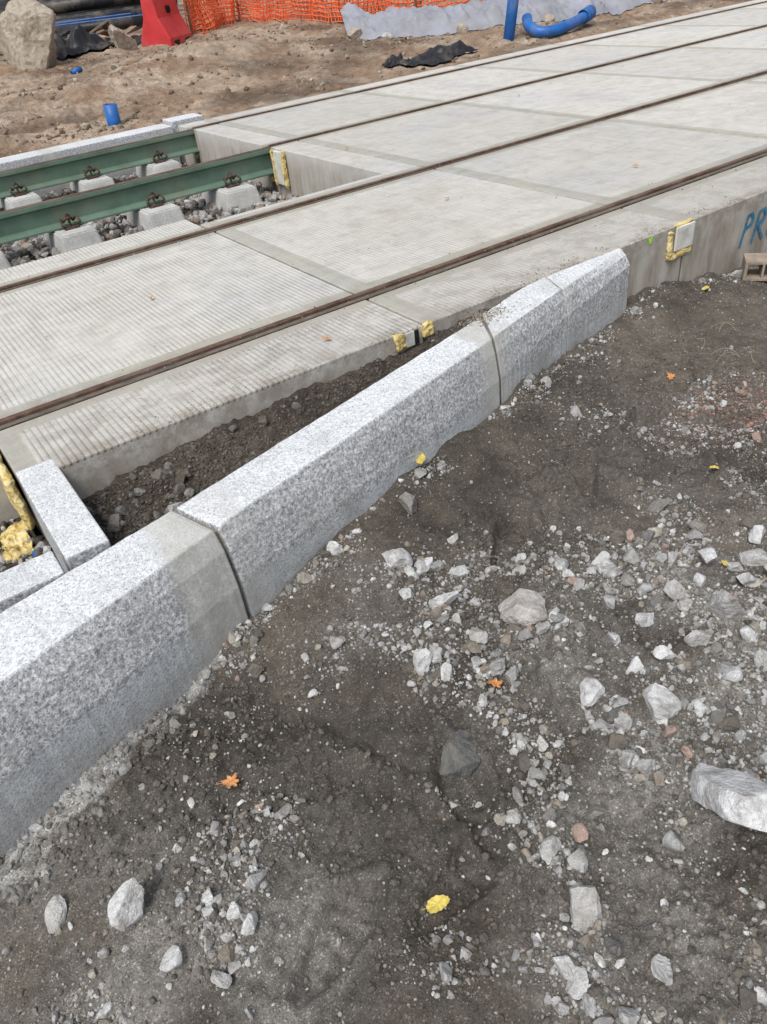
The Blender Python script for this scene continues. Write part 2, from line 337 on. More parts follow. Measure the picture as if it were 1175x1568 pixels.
# ---------------------------------------------------------------- gravel
PAL=np.array([[.50,.50,.49],[.40,.40,.39],[.64,.64,.62],[.28,.275,.265],[.15,.15,.145],[.40,.29,.24],[.35,.30,.24],[.45,.42,.36],[.14,.125,.105],[.11,.098,.082]])
PW=np.array([.20,.19,.17,.11,.06,.02,.05,.05,.09,.06]); PW/=PW.sum()
def dens(x,y):
    def reg(cx,cy,s,amp=1): return amp*np.exp(-((x-cx)**2+(y-cy)**2)/s**2)
    d=yk(x)-y
    m=.13+reg(.90,1.24,.20,1.1)+reg(.75,1.05,.16,.8)+reg(1.1,.6,.35,1.35)+reg(1.5,.75,.3,1.4)+reg(.75,.45,.22,.9)+reg(-.05,.78,.18,.9)+reg(.08,.92,.10,.5)+reg(.5,.2,.3,.7)+reg(.17,.92,.09,.5)+reg(2.2,1.3,.35,.5)+reg(1.1,.85,.17,.8)
    m+=.7*np.exp(-(d-.06)**2/.004)*(x>.3)
    m-=reg(.42,.95,.14,.5)+reg(1.45,1.3,.25,.35)+reg(.3,.72,.12,.4)
    m*=.12+2.0*sm(.38,.68,fbm(x*7,y*7,3,51))
    return np.clip(m,.02,1.4)
def scatter(n,x0,x1,y0,y1,fn):
    out=[]; t=0
    while t<n:
        x=rng.uniform(x0,x1,n*2); y=rng.uniform(y0,y1,n*2); k=rng.rand(n*2)<fn(x,y); out.append(np.stack([x[k],y[k]],1)); t+=k.sum()
    return np.concatenate(out)[:n]
def front_ok(x,y): return ((yk(x)-y)>.045)|((x>2.62)&(y<2.09))
def mkg(name,n,r0,r1,pw,sub,planes,fn,x0=-.7,x1=3.9,y0=0.0,y1=2.1,pal=PAL,w=PW,lift=.25,soilmix=.25,dmin=.5):
    P=scatter(n,x0,x1,y0,y1,fn); z,HMs,KBs,F_,CRs=T(P[:,0],P[:,1]); r=r0+(r1-r0)*rng.rand(n)**pw
    c=pal[rng.choice(len(pal),n,p=w)]*(.75+.5*rng.rand(n,1))
    sc=soilcol(P[:,0],P[:,1],HMs,KBs,F_,CRs); k=(rng.rand(n,1)*soilmix*2).clip(0,1); c=c*(1-k)+sc*1.2*k
    red=(np.exp(-((P[:,0]-2.25)**2+(P[:,1]-1.25)**2)/.1)*rng.rand(n)>.6)[:,None]; c=np.where(red,np.array([.38,.22,.17])*(.7+.5*rng.rand(n,1)),c)
    return stones(name,np.column_stack([P,z]),r,c,sub,planes,lift=lift,dmin=dmin)
view=lambda x,y: (y>.8*(.55-x))
mkg('gravel',56000,.0009,.0048,2.6,1,0,lambda x,y:np.maximum(dens(x,y),.08)*front_ok(x,y)*view(x,y)*np.where(x>2.3,.4,1),soilmix=.3)
mkg('gravel',6800,.004,.013,2.5,2,6,lambda x,y:dens(x,y)**1.4*front_ok(x,y)*view(x,y)*np.where(x>2.3,.25,1),soilmix=.15,dmin=.42)
mkg('gravel',520,.011,.030,2.0,3,8,lambda x,y:(dens(x,y)**2.2)*front_ok(x,y)*view(x,y)*np.where(x>1.9,.12,1),soilmix=.06,dmin=.4)
mkg('soil_crumbs',15000,.002,.010,2.4,1,0,lambda x,y:(.03+sm(.45,.7,fbm(x*4,y*4,3,55)))*front_ok(x,y)*view(x,y),pal=np.array([[.115,.10,.082],[.088,.076,.062],[.155,.14,.118]]),w=[.4,.4,.2],lift=.1,soilmix=.45)
fb=lambda x,y:((yk(x)-y)<-.17)&(y<2.09)&(x>.2)
DKP=np.array([[.11,.092,.074],[.07,.06,.047],[.32,.31,.29],[.19,.165,.135]]); 
mkg('backfill_gravel',7000,.002,.008,2,1,0,lambda x,y:fb(x,y)*(.5+.5*(x<.7)),.2,1.95,1.6,2.1,pal=DKP,w=[.45,.40,.03,.12],soilmix=.4)
mkg('backfill_gravel',130,.006,.026,2,2,6,lambda x,y:fb(x,y)*(.05+.95*(x<.5)),.2,1.8,1.6,2.1,pal=np.array([[.34,.34,.33],[.22,.21,.19],[.13,.115,.095]]),w=[.25,.3,.45],soilmix=.25,dmin=.4)
mkg('pit_gravel',500,.006,.02,1.5,2,6,lambda x,y:(x<.07)*(y>1.74)+0.,-.3,.07,1.74,2.36,soilmix=.2)
hf=lambda x,y:((yk(x)-y)>.05)&((yk(x)-y)<np.interp(x,[-.6,-.3,.15,.33],[.26,.24,.13,.06]))
mkg('haunch_mortar_lumps',520,.003,.020,2.8,2,6,lambda x,y:hf(x,y)+0.,-.6,.33,.9,1.5,pal=np.array([[.36,.355,.34],[.26,.255,.24],[.18,.17,.155]]),w=[.35,.4,.25],lift=-.1,soilmix=.3,dmin=.4)
def rocks(name,L,sub=5,planes=9,parent=None,squash=(.6,.8),lift=.3,amp=.075,mat=None):
    for (x,y,r,c) in L:
        z=T0(x,y); P=np.array([[x,y,z]])
        o=stones(name,P,[r],np.array([c]),sub,planes,squash,lift=lift,rough=.0,smooth=False,dmin=.38,mat=mat)
        me=o.data; n=len(me.vertices); co=np.empty(n*3,np.float32); me.vertices.foreach_get('co',co); co=co.reshape(-1,3)
        cen=co.mean(0); d=co-cen
        s=rng.rand()*50
        nn=np.array([mn.fractal(Vector((a*2.6/r+s,b*2.6/r,c2*2.6/r)),.65,2,6) for a,b,c2 in d])
        co=cen+d*(1+amp*nn[:,None]); me.vertices.foreach_set('co',co.astype(np.float32).ravel()); me.update()
LG=(.62,.62,.615); MG=(.48,.47,.45); DK=(.12,.125,.12); DG=(.26,.25,.23); PK=(.44,.31,.26)
k=1.033; q=1.38
rocks('rock',[(a*k,b*k,r*q,c) for a,b,r,c in [(.90,.335,.105,(.66,.66,.66)),(.57,.78,.047,DK),(.97,.99,.054,(.50,.47,.44)),(-.10,.89,.044,LG),(1.31,.68,.054,MG)]],5,9,squash=(.5,.62))
rocks('rock',[(a*k,b*k,r*q,c) for a,b,r,c in [(.81,1.33,.038,LG),(.97,1.48,.030,DG),(.92,1.19,.028,LG),(.83,1.14,.031,LG),(.82,1.01,.032,MG),(.67,1.02,.034,LG),(.54,1.20,.020,MG),
 (-.08,.77,.022,LG),(1.54,.75,.036,LG),(1.22,.96,.024,LG),(.99,.61,.038,LG),(.89,.71,.028,LG),(.54,.40,.034,MG),
 (.70,.52,.02,DG),(.56,.25,.024,LG),(1.46,.83,.032,LG),(1.43,.70,.028,LG),(.94,.49,.015,PK),(.64,.51,.016,PK),(.57,.51,.021,MG),(.24,1.21,.014,MG),(1.53,1.05,.030,DG),(1.57,.94,.02,DG),
 (1.28,.80,.026,MG),(1.16,.78,.024,LG),(.84,.56,.024,MG),(1.15,.55,.028,LG),(1.25,.52,.03,MG),(1.05,1.1,.018,MG),(.76,1.22,.018,LG),(.88,1.28,.016,LG),(.99,1.30,.02,MG),(.74,1.10,.016,LG),(1.36,.78,.022,LG),(1.40,.60,.03,LG),(1.5,.66,.034,MG),(1.02,.70,.022,LG),(1.62,.80,.03,LG),(.42,1.12,.014,LG),(.05,.78,.016,LG),(-.02,.70,.02,MG),(.02,.84,.014,LG),(-.22,.98,.024,MG),(1.38,.88,.024,LG),(1.58,.68,.04,LG),(1.2,.66,.03,MG),(1.10,.68,.022,LG),(1.05,.78,.020,LG),(1.30,.60,.024,LG),(1.48,.76,.022,LG)]],4)
rocks('rock',[(.30,1.80,.045,MG),(.26,1.95,.04,DG),(.42,1.86,.034,MG),(.36,2.0,.028,DG),(3.3,2.0,.05,MG),(3.45,1.95,.05,DG),(3.05,2.03,.03,DG),(3.55,2.02,.06,MG),(3.4,1.8,.04,DG)],4,8)
# ---------------------------------------------------------------- track slab
RY=(2.52,3.955,5.62,7.055); JX=[.055+1.47*i for i in range(-5,29)]
slab=empty('concrete_track_slab'); g=.006; cw=.045
def strip(y0,y1,xlo=-12,xhi=41,z0=-.5):
    xs_=[xlo]+[j for j in JX if xlo+.1<j<xhi-.1]+[xhi]
    for a,b in zip(xs_[:-1],xs_[1:]):
        dz=rng.uniform(-.002,.001)
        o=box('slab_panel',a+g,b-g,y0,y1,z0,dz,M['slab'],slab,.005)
strip(2.107,RY[0]-cw,.075); strip(2.375,RY[0]-cw,-12,.063)
strip(RY[0]+cw,RY[1]-cw)
strip(RY[1]+cw,4.29,-12,1.525); strip(RY[1]+cw,4.11,1.525,2.75); 
strip(RY[1]+cw,RY[2]-cw,2.75); strip(RY[2]+cw,RY[3]-cw,2.75); strip(RY[3]+cw,7.37,2.75)
for y0,y1,xa in ((2.112,4.05,.08),(4.05,7.36,2.76)):
    box('joint_filler',xa,40.9,y0,y1,-.4,-.009,M['seal'],slab,0)
box('joint_filler',-11.9,.07,2.40,4.28,-.4,-.009,M['seal'],slab,0)
box('joint_filler',.0801,2.755,4.0501,4.10,-.4,-.009,M['seal'],slab,0)
for i,ry in enumerate(RY):
    xa=-12 if i<2 else 2.78
    e=empty('embedded_tram_rail')
    box('rail_head',xa,40.95,ry+.010,ry+.036,-.05,.003,M['rust'],e,.003)
    box('rail_lip',xa,40.95,ry-.034,ry-.029,-.05,-.001,M['rust'],e,.002)
    box('rubber_far',xa,40.95,ry+.0362,ry+.0448,-.05,-.004,M['rubber'],e,0)
    box('rubber_near',xa,40.95,ry-.0448,ry-.0342,-.05,-.004,M['rubber'],e,0)
    box('groove_floor',xa,40.95,ry-.0288,ry+.0098,-.06,-.03,M['rubber'],e,0)
n=3600; px=rng.uniform(.1,9,n)**1.0; py=np.where(rng.rand(n)<.6,np.array(RY)[rng.choice(2,n)]+rng.randn(n)*.06,rng.uniform(2.12,7.3,n))
ok=(py>2.12)&(py<7.3)&((px>2.8)|(py<4.05)); px=px[ok];py=py[ok]; n=len(px)
stones('slab_crumbs',np.column_stack([px,py,np.full(n,.0)]),.0007+.0035*rng.rand(n)**4,np.array([.26,.23,.19])*(.4+1.6*rng.rand(n,1)),1,0,lift=.3)
n=5000; px=.45+.9*rng.rand(n); py=2.12+.33*rng.rand(n); kx=(fbm(px*5,py*5,3,61)>.52)&((px-.95)**2/.2+(py-2.36)**2/.02<1); px=px[kx];py=py[kx];n=len(px)
stones('slab_crumbs',np.column_stack([px,py,np.zeros(n)]),.0006+.0020*rng.rand(n)**2,np.array([.38,.36,.33])*(.6+.6*rng.rand(n,1)),1,0,lift=.3)
n=2600; px=.2+3.2*rng.rand(n); py=2.112+.09*rng.rand(n)**2; kx=(fbm(px*6,py*6,3,62)>.52); px=px[kx];py=py[kx];n=len(px)
stones('slab_crumbs',np.column_stack([px,py,np.zeros(n)]),.0007+.0026*rng.rand(n)**3,np.array([.26,.23,.19])*(.6+.8*rng.rand(n,1)),1,0,lift=.3)
# ---------------------------------------------------------------- kerbs
def kerb(name,st,zt=.004,zb=-.52,mat=None,jit=.0016):
    v=[];f=[];m=6; out=[]; NS=44
    for a,b in zip(st[:-1],st[1:]):
        for i in range(NS):
            t=i/NS; out.append([tuple(np.array(a[0])*(1-t)+np.array(b[0])*t),tuple(np.array(a[1])*(1-t)+np.array(b[1])*t),a[2]*(1-t)+b[2]*t,a[3]*(1-t)+b[3]*t])
    out.append(list(st[-1]))
    def J(p,a=1): return p+mn.noise_vector(p*28)*jit*a+mn.noise_vector(p*90)*jit*.6*a
    for (bk,fr,off,dep) in out:
        nrm=Vector((.26,-.965,0))
        fr=Vector((*fr,0)); bk=Vector((*bk,0))
        v+=[J(bk+Vector((0,0,zt))),J(fr+Vector((0,0,zt))),J(fr+nrm*off*.55+Vector((0,0,zt-dep*.35))),J(fr+nrm*off+Vector((0,0,zt-dep)),1.5),fr+nrm*(off+.004)+Vector((0,0,zb)),bk+Vector((0,0,zb))]
    for e0 in (0,(len(out)-1)*m):
        v[e0+1]=v[e0+1]+Vector((0,0,-.004)); 
    for i in range(len(out)-1):
        for k_ in range(m): f.append((i*m+k_,i*m+(k_+1)%m,(i+1)*m+(k_+1)%m,(i+1)*m+k_))
    f.append(tuple(range(m))); f.append(tuple((len(out)-1)*m+q for q in range(m)))
    o=pyd(name,v,f,mat or M['granite']); b=o.modifiers.new('bev','BEVEL'); b.width=.005; b.segments=2; b.limit_method='ANGLE'; b.angle_limit=radians(32)
    return o
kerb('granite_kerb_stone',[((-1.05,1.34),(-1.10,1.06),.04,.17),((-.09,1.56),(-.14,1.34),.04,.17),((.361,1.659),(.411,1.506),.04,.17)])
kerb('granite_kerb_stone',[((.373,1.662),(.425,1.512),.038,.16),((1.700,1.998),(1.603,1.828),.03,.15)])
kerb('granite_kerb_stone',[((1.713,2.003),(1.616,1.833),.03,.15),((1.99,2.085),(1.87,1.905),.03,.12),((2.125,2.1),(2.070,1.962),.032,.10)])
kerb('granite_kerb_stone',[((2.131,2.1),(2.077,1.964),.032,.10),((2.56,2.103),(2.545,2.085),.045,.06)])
kerb('kerb_joint_mortar',[((.352,1.645),(.402,1.518),.022,.15),((.382,1.65),(.434,1.523),.022,.15)],-.014,mat=M['mortar'])
kerb('kerb_joint_mortar',[((1.69,1.985),(1.597,1.845),.014,.14),((1.72,1.99),(1.625,1.85),.014,.14)],-.012,mat=M['mortar'])
box('granite_edging_block',.082,.192,1.655,2.17,-.4,.002,M['granite'],None,.005)
box('granite_edging_block',-.75,.066,1.612,1.725,-.4,-.004,M['granite'],None,.005)
box('granite_edging_beam',-6,2.72,7.40,7.66,-.35,.0,M['granite'],None,.008)
box('granite_edging_beam',2.735,3.05,7.44,7.68,-.35,.03,M['granite'],None,.008)
n=1000; P=np.column_stack([1.72+.06*rng.randn(n),1.985+.03*rng.randn(n)]); ok=(P[:,1]-.27*(P[:,0]-.42)-1.51>.02)&(P[:,1]<2.1); P=P[ok]; n=len(P)
stones('spilled_soil',np.column_stack([P,np.full(n,.003)]),.001+.0032*rng.rand(n)**2,np.array([.34,.30,.25])*(.5+.9*rng.rand(n,1)),1,0,lift=.3)
# ---------------------------------------------------------------- open section
def railprof(name,ry,x0,x1,top=-.012):
    h=.17
    pr=[(-.035,0),(.035,0),(.035,-.028),(.010,-.042),(.009,-h+.03),(.07,-h+.014),(.07,-h),(-.07,-h),(-.07,-h+.014),(-.009,-h+.03),(-.010,-.042),(-.035,-.028)]
    e=empty(name)
    v=[(x,ry+a,top+b) for x in (x0,x1) for a,b in pr]; m=len(pr)
    f=[(i,(i+1)%m,m+(i+1)%m,m+i) for i in range(m)]+[tuple(range(m)),tuple(range(m,2*m))]
    o=pyd('painted_web',v,f,M['green'],e); b=o.modifiers.new('b','BEVEL'); b.width=.003; b.limit_method='ANGLE'; b.segments=2
    box('running_surface',x0,x1,ry-.030,ry+.030,top+.0005,top+.004,M['rust'],e,.0015)
    return e
def clip(e,x,y,s):
    z=-.175
    pts=[(x-.05,y+s*.10,z+.012),(x-.06,y+s*.13,z+.03),(x-.05,y+s*.085,z+.055),(x-.035,y+s*.06,z+.03),(x-.02,y+s*.085,z+.05),(x,y+s*.115,z+.062),(x+.02,y+s*.085,z+.05),(x+.035,y+s*.06,z+.03),(x+.05,y+s*.085,z+.055),(x+.06,y+s*.13,z+.03),(x+.05,y+s*.10,z+.012)]
    tube('tension_clamp',smoothpath(pts,4),.008,M['clip'],e,3)
    tube('clamp_bolt',[(x,y+s*.09,z-.02),(x,y+s*.09,z+.085)],.009,M['clip'],e,3)
    tube('bolt_nut',[(x,y+s*.09,z+.055),(x,y+s*.09,z+.075)],.018,M['clip'],e,1)
    box('clamp_plate',x-.05,x+.05,min(y+s*.075,y+s*.13),max(y+s*.075,y+s*.13),z-.012,z+.004,M['clip'],e,.003)
for ry in RY[2:]:
    e=railprof('green_steel_rail',ry,-8,2.80)
    for i in range(-8,5):
        x=.57+.6*(i-1)
        if x>2.6 or x<-3: continue
        s_=empty('concrete_sleeper_block')
        bm=bmesh.new(); bmesh.ops.create_cube(bm,size=1)
        for v in bm.verts:
            w=.27 if v.co.z<0 else .21; l=.54 if v.co.z<0 else .46
            v.co=Vector((x+v.co.x*w*1.1,ry-.02+v.co.y*l,-.28+v.co.z*.19))
        bmesh.ops.bevel(bm,geom=list(bm.edges),offset=.01,segments=2,affect='EDGES')
        me=bpy.data.meshes.new('block'); bm.to_mesh(me); bm.free(); obj('block',me,M['sleeper'],s_)
        box('rail_pad',x-.08,x+.08,ry-.08,ry+.08,-.19,-.181,M['rubber'],s_,.002)
        clip(s_,x,ry,-1); clip(s_,x,ry,1)
n=9000; bx=rng.uniform(-1.5,2.74,n); by=rng.uniform(4.3,7.38,n); bz=-.34+.05*fbm(bx*3,by*3,3,71)
bc=np.array([[.36,.36,.35],[.24,.23,.22],[.48,.47,.45],[.34,.27,.22],[.15,.14,.13]])[rng.choice(5,n)]*(.7+.5*rng.rand(n,1))
stones('track_ballast',np.column_stack([bx,by,bz]),.012+.03*rng.rand(n)**1.8,bc,2,6,lift=.2)
# ---------------------------------------------------------------- foam lumps
def lump(name,x0,x1,y0,y1,z0,z1,mat,amp=.012,parent=None,fr=18):
    bm=bmesh.new(); bmesh.ops.create_cube(bm,size=2); bmesh.ops.subdivide_edges(bm,edges=list(bm.edges),cuts=11,use_grid_fill=True)
    c=Vector(((x0+x1)/2,(y0+y1)/2,(z0+z1)/2)); h=Vector(((x1-x0)/2,(y1-y0)/2,(z1-z0)/2))
    for v in bm.verts:
        p=v.co.copy(); q=p.normalized()*1.25; p=p.lerp(q,.35); w=Vector((c.x+p.x*h.x,c.y+p.y*h.y,c.z+p.z*h.z))
        nv=mn.noise_vector(w*fr)+.6*mn.noise_vector(w*fr*2.7)+.3*mn.noise_vector(w*fr*7); v.co=w+nv*amp
    for f_ in bm.faces: f_.smooth=True
    me=bpy.data.meshes.new(name); bm.to_mesh(me); bm.free(); return obj(name,me,mat,parent)
e=empty('foam_joint_seal')
lump('foam_bottom',2.875,3.04,2.095,2.112,-.145,-.115,M['foam'],.009,e); lump('foam_left',2.875,2.905,2.095,2.112,-.13,-.02,M['foam'],.009,e); lump('foam_top',2.92,3.03,2.10,2.12,-.006,.002,M['foam'],.006,e)
box('white_board',2.915,3.04,2.093,2.103,-.112,-.006,M['white'],e,.004)
e=empty('foam_joint_seal')
lump('foam_left',1.39,1.43,2.094,2.11,-.06,.0,M['foam'],.009,e); lump('foam_right',1.515,1.56,2.096,2.112,-.05,.0,M['foam'],.009,e)
box('white_board',1.435,1.475,2.096,2.103,-.06,-.004,M['white'],e,.003); box('dark_board',1.477,1.495,2.096,2.103,-.06,-.006,M['rubber'],e,.003)
e=empty('foam_joint_seal')
lump('foam_side',.045,.072,2.16,2.38,-.2,-.012,M['foam'],.007,e); lump('foam_blob',-.03,.05,2.12,2.26,-.29,-.21,M['foam'],.024,e); lump('foam_blob_low',-.03,.04,2.0,2.10,-.30,-.25,M['foam'],.024,e)
tube('blue_cap',[(.03,2.06,-.27),(.045,2.09,-.22)],.016,M['blue'],e); tube('black_cap',[(.05,2.12,-.27),(.065,2.14,-.21)],.014,M['black'],e)
for ry in RY[2:]:
    e=empty('foam_rail_end_seal')
    lump('foam_wrap',2.765,2.81,ry-.07,ry-.035,-.20,-.01,M['foam'],.011,e); lump('foam_wrap_far',2.775,2.83,ry+.03,ry+.06,-.21,-.01,M['foam'],.010,e)
    lump('foam_base',2.76,2.81,ry-.10,ry+.08,-.25,-.20,M['foam'],.011,e)
box('white_foam_board',2.722,2.745,5.37,5.49,-.24,-.01,M['white'],None,.004)
lump('foam_strip',2.715,2.745,5.345,5.365,-.26,-.01,M['foam'],.009); lump('foam_strip',2.715,2.745,5.495,5.52,-.26,-.01,M['foam'],.009)
def strokes(name,L,wd,mat,y=2.1035,dx=0):
    v=[];f=[]
    for pl in L:
        for (a,b),(c,d) in zip(pl[:-1],pl[1:]):
            a+=dx;c+=dx
            dv=Vector((c-a,d-b)).normalized(); nn=Vector((-dv.y,dv.x))*wd/2; a2,b2=a-dv.x*wd*.35,b-dv.y*wd*.35; c2,d2=c+dv.x*wd*.35,d+dv.y*wd*.35
            i=len(v); yy=y-.0003*len(f); v+=[(a2+nn.x,yy,b2+nn.y),(a2-nn.x,yy,b2-nn.y),(c2-nn.x,yy,d2-nn.y),(c2+nn.x,yy,d2+nn.y)]; f.append((i,i+1,i+2,i+3))
    return pyd(name,v,f,mat)
strokes('spray_painted_lettering',[[(3.45,-.225),(3.465,-.165),(3.48,-.09)],[(3.48,-.09),(3.51,-.085),(3.525,-.11),(3.51,-.135),(3.465,-.15)],
 [(3.54,-.225),(3.555,-.165),(3.57,-.09)],[(3.57,-.09),(3.605,-.085),(3.62,-.11),(3.605,-.135),(3.56,-.15)],[(3.57,-.15),(3.62,-.225)],
 [(3.70,-.12),(3.67,-.15),(3.665,-.21),(3.69,-.24),(3.73,-.235),(3.75,-.2),(3.75,-.15),(3.73,-.12),(3.70,-.12)]],.016,M['bluep'],dx=-.02)
strokes('lime_paint_mark',[[(2.745,-.01),(2.75,-.03)],[(2.76,-.008),(2.755,-.025)]],.012,M['lime'])
# ---------------------------------------------------------------- leaves
def leaf(x,y,r,mat,kind,z=None,rot=None):
    z=T0(x,y)+.014 if z is None else z; n=64; ph=random.random()*6.28; v=[(0,0,0)]; s1=random.uniform(0,6)
    for i in range(n):
        a=2*pi*i/n
        if kind=='oak': rr=.66+.20*cos(7*a+.3*sin(s1))+.10*cos(3*a+s1)+.06*cos(15*a+s1)+.05*random.random(); sx=1.05;sy=.75
        else: rr=.93+.04*cos(13*a)+.05*cos(2*a+s1)+.03*random.random(); sx=1; sy=.60*(1-.3*cos(a))
        v.append((rr*cos(a)*sx,rr*sin(a)*sy,.35*abs(rr*sin(a)*sy)+.12*sin(2*a+ph)*rr+.05*sin(9*a)))
    f=[(0,i+1,(i+1)%n+1) for i in range(n)]
    i0=len(v); v+=[(-.7,-.02,.05),(-.7,.02,.05),(-1.35,.05,.08),(-1.35,.01,.08)]; f.append((i0,i0+1,i0+2,i0+3))
    o=pyd('fallen_leaf',v,f,mat,None,True); o.scale=(r,r,r); o.rotation_euler=(random.uniform(-.25,.25),random.uniform(-.25,.25),ph if rot is None else rot); o.location=(x,y,z)
for x,y,r,mt,kd,ro in [(1.14,1.66,.027,'ly','e',.9),(.75,.87,.026,'lo','oak',None),(.16,1.03,.024,'lo','oak',None),(.35,.57,.024,'ly','e',-.35),(1.79,1.05,.018,'ly','e',None),(1.47,.79,.014,'ly','e',1),(2.19,1.52,.026,'lo','oak',None),(2.88,1.89,.026,'ly','e',None),(2.0,.98,.016,'ly','e',None)]:
    if mt=='ly' and abs(x-1.14)<.01: leaf(1.155,1.662,r,M[mt],kd,T0(1.155,1.662)+.03,ro); continue
    leaf(x*k,y*k,r,M[mt],kd,None,ro)
for x,y in ((2.6,3.3),(1.2,2.25),(3.6,2.9),(4.9,5.2),(3.0,4.9),(.9,3.2)): leaf(x,y,.016,M['lo'],'e',.012)
for i in range(6):
    x0=rng.uniform(2.5,2.9); y0=rng.uniform(1.45,1.7); a=rng.uniform(0,3); z0=T0(x0,y0)
    tube('dry_grass_stem',smoothpath([(x0+.10*t*cos(a+t*.8),y0+.10*t*sin(a+t*.8),z0+.008+.02*sin(t*3.1)) for t in np.linspace(0,1,6)],4),.0008,M['straw'],None,1)
e=empty('hollow_clay_brick'); e.location=(3.36,1.88,T0(3.36,1.88)+.02); e.rotation_euler=(0,0,-.9)
L_,W_,H_=.25,.12,.09; wl=.014
for nm,b in dict(bottom=(-L_/2,L_/2,-W_/2,W_/2,0,wl),top=(-L_/2,L_/2,-W_/2,W_/2,H_-wl,H_),left=(-L_/2,-L_/2+wl,-W_/2,W_/2,wl,H_-wl),right=(L_/2-wl,L_/2,-W_/2,W_/2,wl,H_-wl),rib_1=(-.05,-.04,-W_/2,W_/2,wl,H_-wl),rib_2=(.035,.045,-W_/2,W_/2,wl,H_-wl)).items():
    box(nm,*b,M['brick'],e,.002)
# ---------------------------------------------------------------- background
def tz(x,y): return T0(x,y)
n=9000; P=scatter(n,-1,14,7.75,15,lambda x,y:.12+.88*sm(.5,.7,fbm(x*1.3,y*1.3,3,81))); pz=T(P[:,0],P[:,1])[0]
cc=np.array([[.36,.28,.20],[.27,.19,.13],[.46,.41,.34],[.19,.135,.095]])[rng.choice(4,n,p=[.3,.35,.12,.23])]*(.7+.5*rng.rand(n,1))
stones('earth_clods',np.column_stack([P,pz]),.006+.04*rng.rand(n)**5,cc,1,3,lift=.15)
EB=(.45,.39,.31)
rocks('boulder',[(3.12,13.4,.80,EB),(4.55,13.7,.34,EB),(4.0,14.3,.26,(.3,.27,.24)),(2.66,8.45,.12,(.26,.20,.14)),(2.2,8.35,.07,EB),(3.6,11.3,.08,EB),(5.4,9.2,.06,EB)],5,10,lift=.15,amp=.10)
rocks('rubble_stone',[(6.9,10.7,.15,EB),(7.2,10.3,.12,LG),(7.9,9.5,.12,EB),(9.1,9.1,.14,EB),(10.2,9.1,.13,EB),(11.3,9.0,.14,EB),(12.2,9.2,.12,LG),(13.,9.5,.13,EB)],4,8)
e=empty('red_plastic_barrier'); e.location=(5.35,13.85,tz(5.35,13.85)-.02); e.rotation_euler=(0,0,.75)
pr=[(-.26,0),(.26,0),(.26,.12),(.13,.40),(.08,.85),(-.08,.85),(-.13,.40),(-.26,.12)]
v=[(x,a,b) for x in (-.42,.42) for a,b in pr]; m=8
o=pyd('body',v,[(i,(i+1)%m,m+(i+1)%m,m+i) for i in range(m)]+[tuple(range(m)),tuple(range(m,16))],M['red'],e); b=o.modifiers.new('b','BEVEL'); b.width=.025; b.segments=3
for xx in (-.2,.2):
    box('forklift_slot_shade',xx-.09,xx+.09,-.265,.265,.02,.08,M['inner'],e,.005)  # solid black block, paints the shade of an open slot
box('through_hole_shade',-.06,.06,-.15,.15,.44,.54,M['inner'],e,.02)  # no real opening: black block painted as the hole's dark interior
for xx in (-.3,0,.3): 
    o=box('rib',xx-.035,xx+.035,-.012,.012,0,.36,M['red'],e,.01); o.location=(0,-.235,.12); o.rotation_euler=(-.4,0,0)
tube('filler_cap',[(-.2,0,.84),(-.2,0,.89)],.05,M['red'],e)
def net(name,path,h,cell=.065,seed=0,thick=.026):
    P_=[Vector(p) for p in path]; seg=[(P_[i+1]-P_[i]).length for i in range(len(P_)-1)]; Lt=sum(seg); nx=int(Lt/cell); ny=int(h/cell*1.0)
    v=[]
    for i in range(nx+1):
        s=i/nx*Lt; j=0
        while j<len(seg)-1 and s>seg[j]: s-=seg[j]; j+=1
        p=P_[j].lerp(P_[j+1],s/seg[j]); gz=tz(p.x,p.y)
        for q in range(ny+1):
            t=q/ny; nv=mn.noise_vector(Vector((i*.14+seed,t*2,0))); n2=mn.noise_vector(Vector((i*.5+seed,t*5,4)))
            sag=.15*mn.noise(Vector((i*.05+seed,3,0)))
            v.append((p.x+nv.x*.12+n2.x*.03,p.y+nv.y*.22+n2.y*.04,gz+.01+t*(h+sag)))
    f=[(a*(ny+1)+b_,(a+1)*(ny+1)+b_,(a+1)*(ny+1)+b_+1,a*(ny+1)+b_+1) for a in range(nx) for b_ in range(ny)]
    e=empty(name); o=pyd('mesh_net',v,f,M['orange'],e); w=o.modifiers.new('w','WIREFRAME'); w.thickness=thick; w.use_even_offset=False
    for p in P_: tube('post',[(p.x,p.y,tz(p.x,p.y)-.05),(p.x+.02,p.y,tz(p.x,p.y)+h+.1)],.02,M['rust'],e,3)
net('orange_safety_fence',[(5.9,14.1,0),(7.2,14.9,0),(7.9,12.6,0),(8.7,11.6,0),(10.8,11.4,0),(14,11.6,0)],1.1)
net('orange_safety_fence',[(6.0,14.35,0),(7.0,15.3,0),(8.3,13.0,0),(9.1,12.0,0)],1.1,seed=9)
low=[(6.85,10.75),(7.3,9.95),(8.0,9.35),(8.9,9.05),(9.9,8.95),(11,8.95),(13,9.0)]
NX,NY=200,40; V=np.zeros((NX,NY,3)); lx=np.array(low)
tt=np.linspace(0,1,NX)*(len(low)-1); bx=np.interp(tt,range(len(low)),lx[:,0]); by=np.interp(tt,range(len(low)),lx[:,1])+.15*(fbm(tt*2,tt*0,3,95)-.5)
for j in range(NY):
    s=j/(NY-1); x=bx+.5*s; y=by+.9*s+.2*(vn(tt*2,tt*0+s,91)-.5)*s; V[:,j,0]=x; V[:,j,1]=y
    fold=abs(fbm(tt*5+s*1.5,tt*0+s*2,3,93)-.5)*2
    V[:,j,2]=T(x,y)[0]+.012+.32*s**.7*(1-.3*s)+(.12*(fbm(x*3.5,y*3.5,4,92)-.5)+.14*fold)*min(1,s*5)
